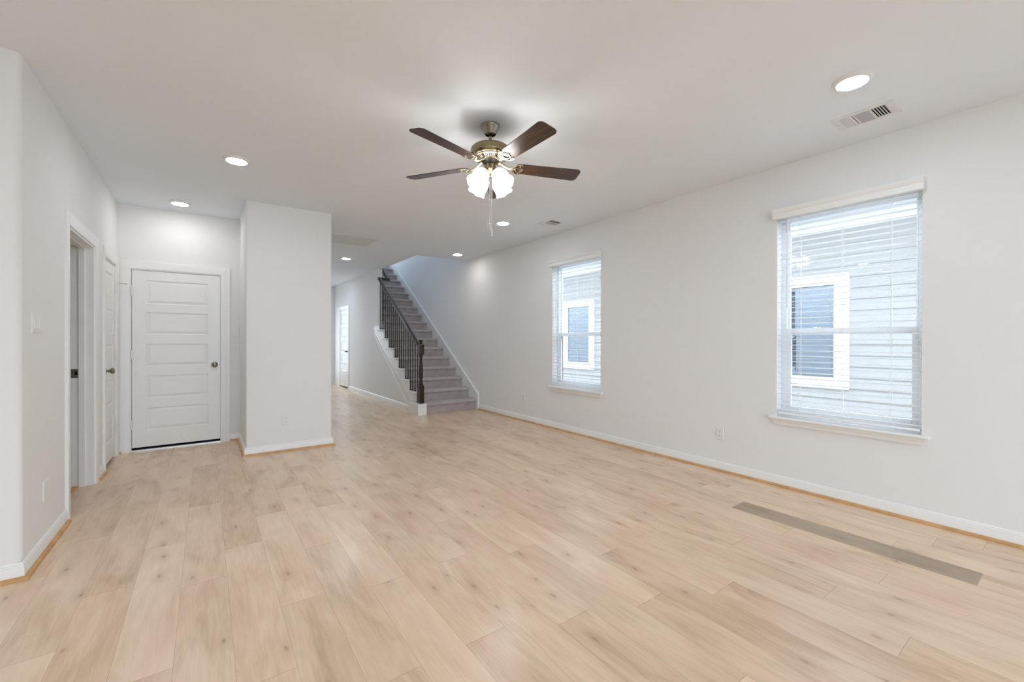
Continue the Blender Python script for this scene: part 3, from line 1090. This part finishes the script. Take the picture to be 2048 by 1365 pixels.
mh.make('motor_housing', M['brass'], parent=fan, smooth=True, angle=40)
dk = MB().lathe(top, AX, [(z(2.516), .108), (z(2.500), .078), (z(2.486), .060), (z(2.470), .050)], 48).make('motor_hub', M['bronze'], parent=fan, smooth=True)
vr = MB()
vr.lathe(top, AX, [(z(2.519), .114), (z(2.511), .114), (z(2.508), .106), (z(2.513), .103)], 64, False, False)
vr.lathe(top, AX, [(z(2.504), .076), (z(2.494), .077), (z(2.492), .070), (z(2.500), .068)], 64, False, False)
for k in range(44):
    a = 2 * math.pi * k / 44
    u = Vector((math.cos(a), math.sin(a), 0)); w = Vector((-u.y, u.x, 0)) * .0026
    c0 = Vector((FX, FY, 0))
    p0, p1 = c0 + u * .107, c0 + u * .073
    vs = []
    for p, zz_ in ((p0, 2.510), (p1, 2.495)):
        for s_ in (-1, 1):
            for dz in (0, .006):
                vs.append((p.x + s_ * w.x, p.y + s_ * w.y, zz_ + dz))
    vr.add(vs, [(0, 2, 6, 4), (1, 5, 7, 3), (0, 4, 5, 1), (2, 3, 7, 6), (0, 1, 3, 2), (4, 6, 7, 5)])
vr.make('vent_ring', M['brightbrass'], parent=fan, smooth=True)
MB().lathe(top, AX, [(z(2.482), .030), (z(2.480), .043), (z(2.476), .045), (z(2.444), .044), (z(2.438), .047), (z(2.430), .047), (z(2.424), .040), (z(2.412), .028), (z(2.402), .020), (z(2.396), .014), (z(2.392), .004)], 40)\
    .make('switch_housing', M['brass'], parent=fan, smooth=True, angle=35)


def blade_outline():
    P = []
    r0, r1 = .170, .662
    w0, w1 = .054, .068
    n = 10
    for k in range(n + 1):            # root arc (rounded)
        a = rad(90 + 180 * k / n)
        P.append((r0 + .030 + .030 * math.cos(a), w0 * math.sin(a)))
    rc = .034
    for k in range(7):
        a = rad(-90 + 90 * k / 6)
        P.append((r1 - rc + rc * math.cos(a), -w1 + rc + rc * math.sin(a)))
    for k in range(7):
        a = rad(0 + 90 * k / 6)
        P.append((r1 - rc + rc * math.cos(a), w1 - rc + rc * math.sin(a)))
    return P


def strap(m, pts, wd, th):
    """flat curved strap in xy plane at z, list of (x,y,z)"""
    pts = [Vector(p) for p in pts]
    rings = []
    for i, p in enumerate(pts):
        d = (pts[min(i + 1, len(pts) - 1)] - pts[max(i - 1, 0)]).normalized()
        s_ = Vector((-d.y, d.x, 0)).normalized() * (wd[i] if isinstance(wd, list) else wd)
        rings.append([p - s_, p + s_, p + s_ + Vector((0, 0, th)), p - s_ + Vector((0, 0, th))])
    m.loops(rings)


blade_me = MB().prism(blade_outline(), lambda a, b_, t: (a, b_, t), 0, .006)
arc = lambda cx, cy, r, a0, a1, n, z_: [(cx + r * math.cos(rad(a0 + (a1 - a0) * k / n)), cy + r * math.sin(rad(a0 + (a1 - a0) * k / n)), z_) for k in range(n + 1)]


def bracket_mesh():
    m = MB()
    zb = -.006
    # arm from the hub, dropping and bending out to the blade
    m.path([(.060, 0, .034), (.085, 0, .022), (.110, 0, .006), (.135, 0, -.004), (.160, 0, -.004)], [.011, .010, .009, .009, .008], 10)
    # scrolled fork under the blade root
    for s_ in (-1, 1):
        pts = [(.150, 0, zb), (.165, s_ * .016, zb), (.172, s_ * .032, zb), (.184, s_ * .046, zb), (.202, s_ * .054, zb), (.218, s_ * .052, zb), (.226, s_ * .044, zb), (.220, s_ * .037, zb)]
        strap(m, pts, [.0055, .005, .0045, .004, .004, .0035, .003, .002], .004)
        pts = [(.160, 0, zb), (.180, s_ * .010, zb), (.192, s_ * .022, zb), (.208, s_ * .028, zb), (.220, s_ * .024, zb), (.226, s_ * .012, zb), (.236, 0, zb)]
        strap(m, pts, [.0045, .0035, .003, .003, .003, .003, .0025], .004)
    for (x, y) in ((.178, 0), (.206, .040), (.206, -.040)):
        m.lathe((x, y, zb + .002), (0, 0, -1), [(0, .007), (.004, .006), (.005, .002)], 14)
    return m


first_b = None
for k in range(5):
    ang = rad(-20.4 + 72 * k)
    rot = Matrix.Translation((FX, FY, FZ)) @ Matrix.Rotation(ang, 4, 'Z') @ Matrix.Rotation(rad(-12), 4, 'X')
    if k == 0:
        bo = blade_me.make('fan_blade', M['blade'], bevel=.0015)
        br = bracket_mesh().make('blade_bracket', M['brightbrass'], smooth=True, angle=40)
        bo['label'] = 'dark walnut blade'
        first_b = (bo, br)
    else:
        bo = first_b[0].copy(); br = first_b[1].copy()
        COL.objects.link(bo); COL.objects.link(br)
    for o in (bo, br):
        o.parent = fan
        o.matrix_parent_inverse = fan.matrix_basis.inverted()
        o.matrix_basis = rot


def shade_mesh():
    """tulip glass, axis along +X local from the neck, scalloped rim"""
    m = MB()
    prof = [(0, .020), (.005, .026), (.014, .037), (.030, .048), (.050, .055), (.070, .0575), (.090, .0565), (.108, .0555), (.122, .058), (.134, .064)]
    seg = 36
    def ring(d, r, amp, inset=0):
        return [(d + amp * .006 * (math.cos(3 * 2 * math.pi * j / seg)) ** 2 , (r - inset) * math.cos(2 * math.pi * j / seg), (r - inset) * math.sin(2 * math.pi * j / seg)) for j in range(seg)]
    rings = [ring(d, r, max(0, (i - 6) / 3)) for i, (d, r) in enumerate(prof)]
    inner = [ring(d, r, max(0, (i - 6) / 3), .003) for i, (d, r) in enumerate(prof)][::-1]
    m.loops(rings + inner, False, False)
    return m


first_s = None
view_az = 57.1
for k in range(4):
    a = rad(view_az + 45 + 90 * k)
    u = Vector((math.cos(a), math.sin(a), 0))
    tilt = rad(41)
    axd = u * math.sin(tilt) + Vector((0, 0, -math.cos(tilt)))
    neck = Vector((FX, FY, 2.408)) + u * .054
    q = axd.to_track_quat('X', 'Z').to_matrix().to_4x4()
    mw = Matrix.Translation(neck) @ q
    if k == 0:
        so = shade_mesh().make('lamp_shade', M['opal'], smooth=True, angle=80)
        fo = MB().lathe((-.022, 0, 0), (1, 0, 0), [(0, .010), (.004, .017), (.020, .021), (.030, .026), (.034, .025)], 24).make('shade_holder', M['brass'], smooth=True)
        bo = MB().lathe((.004, 0, 0), (1, 0, 0), [(0, .012), (.015, .012), (.028, .015), (.045, .020), (.058, .020), (.070, .013), (.075, .003)], 20).make('bulb', M['bulb'], smooth=True)
        first_s = (so, fo, bo)
        so['label'] = 'glowing frosted tulip shade'
        objs = first_s
    else:
        objs = tuple(o.copy() for o in first_s)
        for o in objs: COL.objects.link(o)
    objs[0].parent = fan
    objs[0].matrix_parent_inverse = fan.matrix_basis.inverted()
    objs[0].matrix_basis = mw
    for o in objs[1:]:
        o.parent = objs[0]
        o.matrix_parent_inverse = Matrix.Identity(4)
        o.matrix_basis = Matrix.Identity(4)
    arm = MB().path([(FX + u.x * .030, FY + u.y * .030, 2.432), (FX + u.x * .044, FY + u.y * .044, 2.440), tuple(neck - axd * .018)], .008, 10)
    arm.make('lamp_arm', M['brass'], parent=fan, smooth=True)

for dx, zl in ((-.003, 2.03), (.0105, 1.985)):
    px, py = FX + R2.x * dx, FY + R2.y * dx
    ch = MB()
    zc = 2.395
    ch.tube((px, py, zl + .03), (px, py, zc), .0010, 6)
    zz_ = zl + .03
    while zz_ < zc:
        ch.lathe((px, py, zz_), (0, 0, 1), [(0, .0004), (.0012, .0016), (.0024, .0004)], 6)
        zz_ += .0045
    co = ch.make('pull_chain', M['silver'], parent=fan, smooth=True)
    MB().lathe((px, py, zl + .032), AX, [(0, .002), (.004, .0045), (.012, .005), (.030, .0035), (.040, .0045), (.046, .0040), (.048, .001)], 14)\
        .make('chain_pull', M['silver'], parent=co, smooth=True)

# ------------------------------------------------------------------ recessed LED lights
def make_light():
    root = empty('ceiling_light', (0, 0, CH))
    MB().lathe((0, 0, CH), AX, [(0, .096), (.004, .0955), (.009, .091), (.014, .084), (.0175, .078), (.0180, .0745), (.0150, .074)], 48, True, True)\
        .make('trim_ring', M['ventwhite'], parent=root, smooth=True, angle=60)
    MB().lathe((0, 0, CH - .0155), AX, [(0, .0738), (.0028, .0738), (.0055, .060), (.0070, .030), (.0075, .001)], 48, True, True)\
        .make('lens', M['led'], parent=root, smooth=True, angle=60)
    return root


proto = make_light()
LIGHTS = [((3.005, .838), 'lit round ceiling light next to the large black-slotted air vent, nearest the camera'),
          ((.208, 4.185), 'lit round ceiling light left of the fan, in front of the alcove'),
          ((-.226, 5.865), 'lit round ceiling light inside the alcove above the closed white door'),
          ((3.056, 4.437), 'lit round ceiling light behind the fan pull chains, beside the small far vent'),
          ((3.538, 6.524), 'lit round ceiling light at the foot of the stairs near the right wall'),
          ((2.071, 8.040), 'lit round ceiling light in the hall, just beyond the return air grille'),
          ((.208, .838), 'added unseen ceiling light near the kitchen side, above the open floor'),  # out of view, put in to lift the room's fill light
          ((-2.05, 2.70), 'lit round kitchen ceiling light nearer the living room'),
          ((-3.50, 2.70), 'lit round kitchen ceiling light nearer the added kitchen window'),
          ((-2.05, .20), 'added unseen ceiling light over the middle of the kitchen'),  # extra lamp out of view, adds fill from the kitchen
          ((3.005, -2.3), 'added unseen ceiling light at the rear of the room, right side'),  # extra lamp behind the camera, added for brightness
          ((.208, -2.3), 'added unseen ceiling light at the rear of the room, left side'),  # likewise added behind the camera to brighten the room
          ((2.071, 10.9), 'added unseen ceiling light at the far end of the hall')]  # hidden extra lamp, added to light the hall
for i, ((x, y), lab) in enumerate(LIGHTS):
    o = proto if i == 0 else copy_tree(proto)
    o.location = (x, y, CH)
    tag(o, lab, 'ceiling light', 'round white ceiling lights')
    if i in (2, 4):           # dimmer fittings in the alcove and at the foot of the stairs
        for ch in o.children:
            if ch.name.startswith('lens'):
                ch.data = ch.data.copy()
                ch.data.materials[0] = M['led_soft']

# ------------------------------------------------------------------ air vents
def supply_vent(x0, x1, y0, y1, lab):
    """stamped three-way register; long side along y"""
    cx, cy = (x0 + x1) / 2, (y0 + y1) / 2
    root = empty('ceiling_vent', (cx, cy, CH), label=lab, cat='air vent', group='white three-way supply vents')
    ix0, ix1, iy0, iy1 = x0 + .030, x1 - .030, y0 + .045, y1 - .045
    f = MB()
    zt, zb = CH, CH - .006
    f.box(x0, ix0, y0, y1, zb, zt).box(ix1, x1, y0, y1, zb, zt).box(ix0, ix1, y0, iy0, zb, zt).box(ix0, ix1, iy1, y1, zb, zt)
    f.make('frame', M['ventwhite'], parent=root, bevel=.002)
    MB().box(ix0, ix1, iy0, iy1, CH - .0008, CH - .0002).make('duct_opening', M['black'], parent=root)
    L_ = (iy1 - iy0)
    e = L_ * .30
    # near-y end and far-y end: slats along x; middle: slats along y
    for (s0, s1, lean) in ((iy0, iy0 + e, -1), (iy1 - e, iy1, 1)):
        for k in range(5):
            y = s0 + (s1 - s0) * (k + .5) / 5
            m = MB()
            hh = .0055
            d = .011 * lean
            m.add([(ix0, y, CH - .001), (ix1, y, CH - .001), (ix1, y + d, CH - .009), (ix0, y + d, CH - .009),
                   (ix0, y + .0012, CH - .001), (ix1, y + .0012, CH - .001), (ix1, y + d + .0012, CH - .009), (ix0, y + d + .0012, CH - .009)],
                  [(0, 1, 2, 3), (7, 6, 5, 4), (0, 4, 5, 1), (2, 6, 7, 3), (0, 3, 7, 4), (1, 5, 6, 2)])
            m.make('slat', M['ventwhite'], parent=root)
    my0, my1 = iy0 + e + .010, iy1 - e - .010
    for ym in (my0 - .010, my1):
        MB().box(ix0, ix1, ym, ym + .010, CH - .007, CH - .0005).make('divider', M['ventwhite'], parent=root)
    nn = 8
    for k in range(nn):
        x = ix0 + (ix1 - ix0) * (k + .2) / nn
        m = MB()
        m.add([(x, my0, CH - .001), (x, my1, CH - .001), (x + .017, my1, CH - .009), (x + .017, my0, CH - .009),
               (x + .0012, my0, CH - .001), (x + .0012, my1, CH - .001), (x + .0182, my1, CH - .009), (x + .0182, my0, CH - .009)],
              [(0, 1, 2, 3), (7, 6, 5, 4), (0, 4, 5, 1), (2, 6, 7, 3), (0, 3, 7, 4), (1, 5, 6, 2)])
        m.make('cross_slat', M['slatshade'], parent=root)
    for y in (y0 + .018, y1 - .018):
        MB().lathe((cx, y, CH - .006), AX, [(0, .004), (.0015, .003)], 12).make('screw', M['gray'], parent=root)
    return root


supply_vent(3.440, 3.660, .755, 1.085, 'white supply air vent with dark louvres beside the nearest round ceiling light')
supply_vent(3.455, 3.685, 3.950, 4.255, 'small white supply air vent high up near the far window')


def return_grille():
    x0, x1, y0, y1 = 1.30, 2.085, 6.255, 6.865
    root = empty('return_grille', ((x0 + x1) / 2, (y0 + y1) / 2, CH), label='large white return air grille with long slats at the hall entrance', cat='air grille')
    f = MB(); zb = CH - .008; w = .03
    f.box(x0, x1, y0, y0 + w, zb, CH).box(x0, x1, y1 - w, y1, zb, CH).box(x0, x0 + w, y0 + w, y1 - w, zb, CH).box(x1 - w, x1, y0 + w, y1 - w, zb, CH)
    for k in range(1, 4):
        y = y0 + w + (y1 - y0 - 2 * w) * k / 4
        f.box(x0 + w, x1 - w, y - .008, y + .008, zb, CH)
    f.make('frame', M['ventwhite'], parent=root)
    MB().box(x0 + w, x1 - w, y0 + w, y1 - w, CH - .0008, CH - .0002).make('duct_opening', M['gray'], parent=root)
    n = 28
    sl_ = None
    for k in range(n):
        y = y0 + w + (y1 - y0 - 2 * w) * (k + .3) / n
        if sl_ is None:
            m = MB()
            m.add([(x0 + w, y, CH - .001), (x1 - w, y, CH - .001), (x1 - w, y + .012, CH - .008), (x0 + w, y + .012, CH - .008),
                   (x0 + w, y + .001, CH - .001), (x1 - w, y + .001, CH - .001), (x1 - w, y + .013, CH - .008), (x0 + w, y + .013, CH - .008)],
                  [(0, 1, 2, 3), (7, 6, 5, 4), (0, 4, 5, 1), (2, 6, 7, 3), (0, 3, 7, 4), (1, 5, 6, 2)])
            sl_ = m.make('slat', M['grilleshade'], parent=root); yb_ = y
        else:
            c_ = sl_.copy(); COL.objects.link(c_); c_.location.y += y - yb_


return_grille()

# ------------------------------------------------------------------ wall plates
def plate(mp, a, z, w, hgt, name, label, cat, kind, group=None):
    root = empty(name, mp(a, z, 0), label=label, cat=cat, group=group)
    m = MB()
    rings = []
    for t, e in ((0, 0), (.003, 0), (.0055, .004)):
        rings.append([mp(a + sa * (w / 2 - e), z + sz * (hgt / 2 - e), t) for sa, sz in ((-1, -1), (1, -1), (1, 1), (-1, 1))])
    m.loops(rings)
    m.make('cover_plate', M['plastic'], parent=root, smooth=True, angle=20)
    if kind == 'outlet':
        for dz in (-.0195, .0195):
            s_ = MB().mbox(mp, a - .0165, a + .0165, z + dz - .0145, z + dz + .0145, .0050, .0068).make('socket', M['plastic'], parent=root, bevel=.002)
            q = MB()
            q.mbox(mp, a - .0080, a - .0058, z + dz - .003, z + dz + .006, .0068, .0071)
            q.mbox(mp, a + .0058, a + .0080, z + dz - .003, z + dz + .006, .0068, .0071)
            o0 = Vector(mp(a, z + dz - .0085, .0068)); nn = Vector(mp(a, z, 1)) - Vector(mp(a, z, 0))
            q.lathe(o0, nn, [(0, .0026), (.0004, .0026)], 10)
            q.make('slots', M['slotdark'], parent=s_)
    elif kind.startswith('switch'):
        n = int(kind[-1])
        for k in range(n):
            aa = a + (k - (n - 1) / 2) * .046
            m = MB()
            vs = [mp(aa - .0165, z - .0335, .005), mp(aa + .0165, z - .0335, .005), mp(aa + .0165, z + .0335, .005), mp(aa - .0165, z + .0335, .005),
                  mp(aa - .0155, z - .0325, .0105), mp(aa + .0155, z - .0325, .0105), mp(aa + .0155, z + .0325, .0062), mp(aa - .0155, z + .0325, .0062)]
            m.add(vs, [(0, 3, 2, 1), (4, 5, 6, 7), (0, 1, 5, 4), (1, 2, 6, 5), (2, 3, 7, 6), (3, 0, 4, 7)])
            m.make('rocker', M['plastic'], parent=root)
    return root


plate(X_out(XL), 3.530, 1.345, .165, .118, 'light_switch', 'white triple rocker light switch on the left wall before the open doorway', 'light switch', 'switch3')
plate(X_out(XL), 3.700, .350, .116, .118, 'blank_plate', 'blank white cover plate low on the left wall below the triple switch', 'cover plate', 'blank')
plate(Y_in(YB), .302, 1.342, .075, .118, 'light_switch', 'white single rocker light switch right of the closed door', 'light switch', 'switch1')
plate(Y_in(YC), .730, .352, .075, .118, 'wall_outlet', 'white wall outlet low on the wide wall end beside the alcove', 'wall outlet', 'outlet', 'white wall outlets')
plate(X_in(XR), 2.132, .357, .075, .118, 'wall_outlet', 'white wall outlet low on the right wall left of the larger window', 'wall outlet', 'outlet', 'white wall outlets')
plate(X_in(XR), 5.222, .360, .075, .118, 'wall_outlet', 'white wall outlet low on the right wall left of the far window', 'wall outlet', 'outlet', 'white wall outlets')
plate(X_in(XR), 6.463, 1.333, .075, .118, 'light_switch', 'white single light switch on the right wall at the foot of the stairs', 'light switch', 'switch1')
plate(X_in(XH), 9.49, .345, .075, .118, 'wall_outlet', 'white wall outlet low on the hall wall under the stairs', 'wall outlet', 'outlet', 'white wall outlets')

# ------------------------------------------------------------------ outside: yard and the neighbour's house
tag(MB().box(XR + .175, 30, -25, 35, -.45, -.30).make('yard', M['ground']), **STRUCT)
tag(MB().box(-25, XR + .175, -25, YR - .12, -.45, -.30).box(-25, XR + .175, YE + .12, 35, -.45, -.30).box(-25, XK - .12, YR - .12, YE + .12, -.45, -.30).make('ground_far', M['ground']), **STRUCT)
NXW = 7.0
nh = empty('neighbouring_house', (NXW, 2.5, -.3), label='pale grey lap-sided house next door seen through both windows', cat='house')
NW = [(2.12, 2.86), (6.72, 7.46), (-1.6, -.86)]
NZ = (.735, 2.012)
m = MB()
cuts = []
cur = -8.0
for a, b_ in sorted(NW):
    cuts.append((cur, a - .03, -.3, 2.90)); cuts.append((a - .03, b_ + .03, -.3, NZ[0] - .03)); cuts.append((a - .03, b_ + .03, NZ[1] + .03, 2.90))
    cur = b_ + .03
cuts.append((cur, 13.0, -.3, 2.90))
exp = .150
for (a0, a1, z0, z1) in cuts:
    zb = z0
    k = math.floor((z0 + .3) / exp)
    zb = -.3 + k * exp
    while zb < z1 - 1e-4:
        lo, hi = max(zb, z0), min(zb + exp, z1)
        if hi - lo > 1e-3:
            fo = lambda zz_: NXW - .014 * (1 - (zz_ - zb) / exp)
            vs = [(fo(lo), a0, lo), (fo(lo), a1, lo), (fo(hi), a1, hi), (fo(hi), a0, hi), (NXW + .15, a0, lo), (NXW + .15, a1, lo), (NXW + .15, a1, hi), (NXW + .15, a0, hi)]
            m.add(vs, [(0, 1, 2, 3), (7, 6, 5, 4), (0, 4, 5, 1), (2, 6, 7, 3), (0, 3, 7, 4), (1, 5, 6, 2)])
        zb += exp
m.make('siding', M['siding'], parent=nh)
MB().box(NXW - .035, NXW + .01, -8, 13, 2.75, 2.90).make('frieze_board', M['extrim'], parent=nh)
sf = MB()
for k in range(4):
    x0 = 6.42 + .14 * k
    sf.box(x0, x0 + .132, -8, 13, 2.90, 2.92)
sf.box(6.42, NXW + .2, -8, 13, 2.914, 2.93)
sf.make('soffit', M['soffit'], parent=nh)
MB().box(6.38, 6.42, -8, 13, 2.88, 3.06).make('fascia', M['extrim'], parent=nh)
MB().add([(6.30, -8.2, 3.05), (6.30, 13.2, 3.05), (11, 13.2, 4.9), (11, -8.2, 4.9), (6.30, -8.2, 2.98), (6.30, 13.2, 2.98), (11, 13.2, 4.8), (11, -8.2, 4.8)],
         [(0, 1, 2, 3), (7, 6, 5, 4), (0, 4, 5, 1), (2, 6, 7, 3), (0, 3, 7, 4), (1, 5, 6, 2)]).make('roof', M['roof'], parent=nh)
for a, b_ in NW[:2]:
    w = .15
    t = MB()
    x0, x1 = NXW - .04, NXW + .0
    t.box(x0, x1, a - w, a, NZ[0] - w, NZ[1] + w).box(x0, x1, b_, b_ + w, NZ[0] - w, NZ[1] + w)
    t.box(x0, x1, a, b_, NZ[0] - w, NZ[0]).box(x0, x1, a, b_, NZ[1], NZ[1] + w)
    t.box(x0 - .02, x0, a - w * .7, b_ + w * .7, NZ[0] - .035, NZ[0] - .005)
    tr = t.make('window_trim', M['extrim'], parent=nh)
    MB().box(NXW + .01, NXW + .016, a, b_, NZ[0], NZ[1]).make('pane', M['darkglass'], parent=tr)
    fz = MB()
    fz.box(NXW + .0, NXW + .05, a, a + .03, NZ[0], NZ[1]).box(NXW + .0, NXW + .05, b_ - .03, b_, NZ[0], NZ[1])
    fz.box(NXW + .0, NXW + .05, a + .03, b_ - .03, 1.37, 1.41)
    fz.make('frame', M['vinyl'], parent=tr)
    bs = MB()
    k = 0
    while NZ[0] + .03 + .05 * k < NZ[1] - .02:
        zz_ = NZ[0] + .03 + .05 * k
        bs.add([(NXW + .07, a + .10, zz_), (NXW + .07, b_ - .02, zz_), (NXW + .11, b_ - .02, zz_ + .022), (NXW + .11, a + .10, zz_ + .022),
                (NXW + .07, a + .10, zz_ + .003), (NXW + .07, b_ - .02, zz_ + .003), (NXW + .11, b_ - .02, zz_ + .025), (NXW + .11, a + .10, zz_ + .025)],
               [(0, 1, 2, 3), (7, 6, 5, 4), (0, 4, 5, 1), (2, 6, 7, 3), (0, 3, 7, 4), (1, 5, 6, 2)])
        k += 1
    bs.make('blind_slats', M['slat'], parent=tr)
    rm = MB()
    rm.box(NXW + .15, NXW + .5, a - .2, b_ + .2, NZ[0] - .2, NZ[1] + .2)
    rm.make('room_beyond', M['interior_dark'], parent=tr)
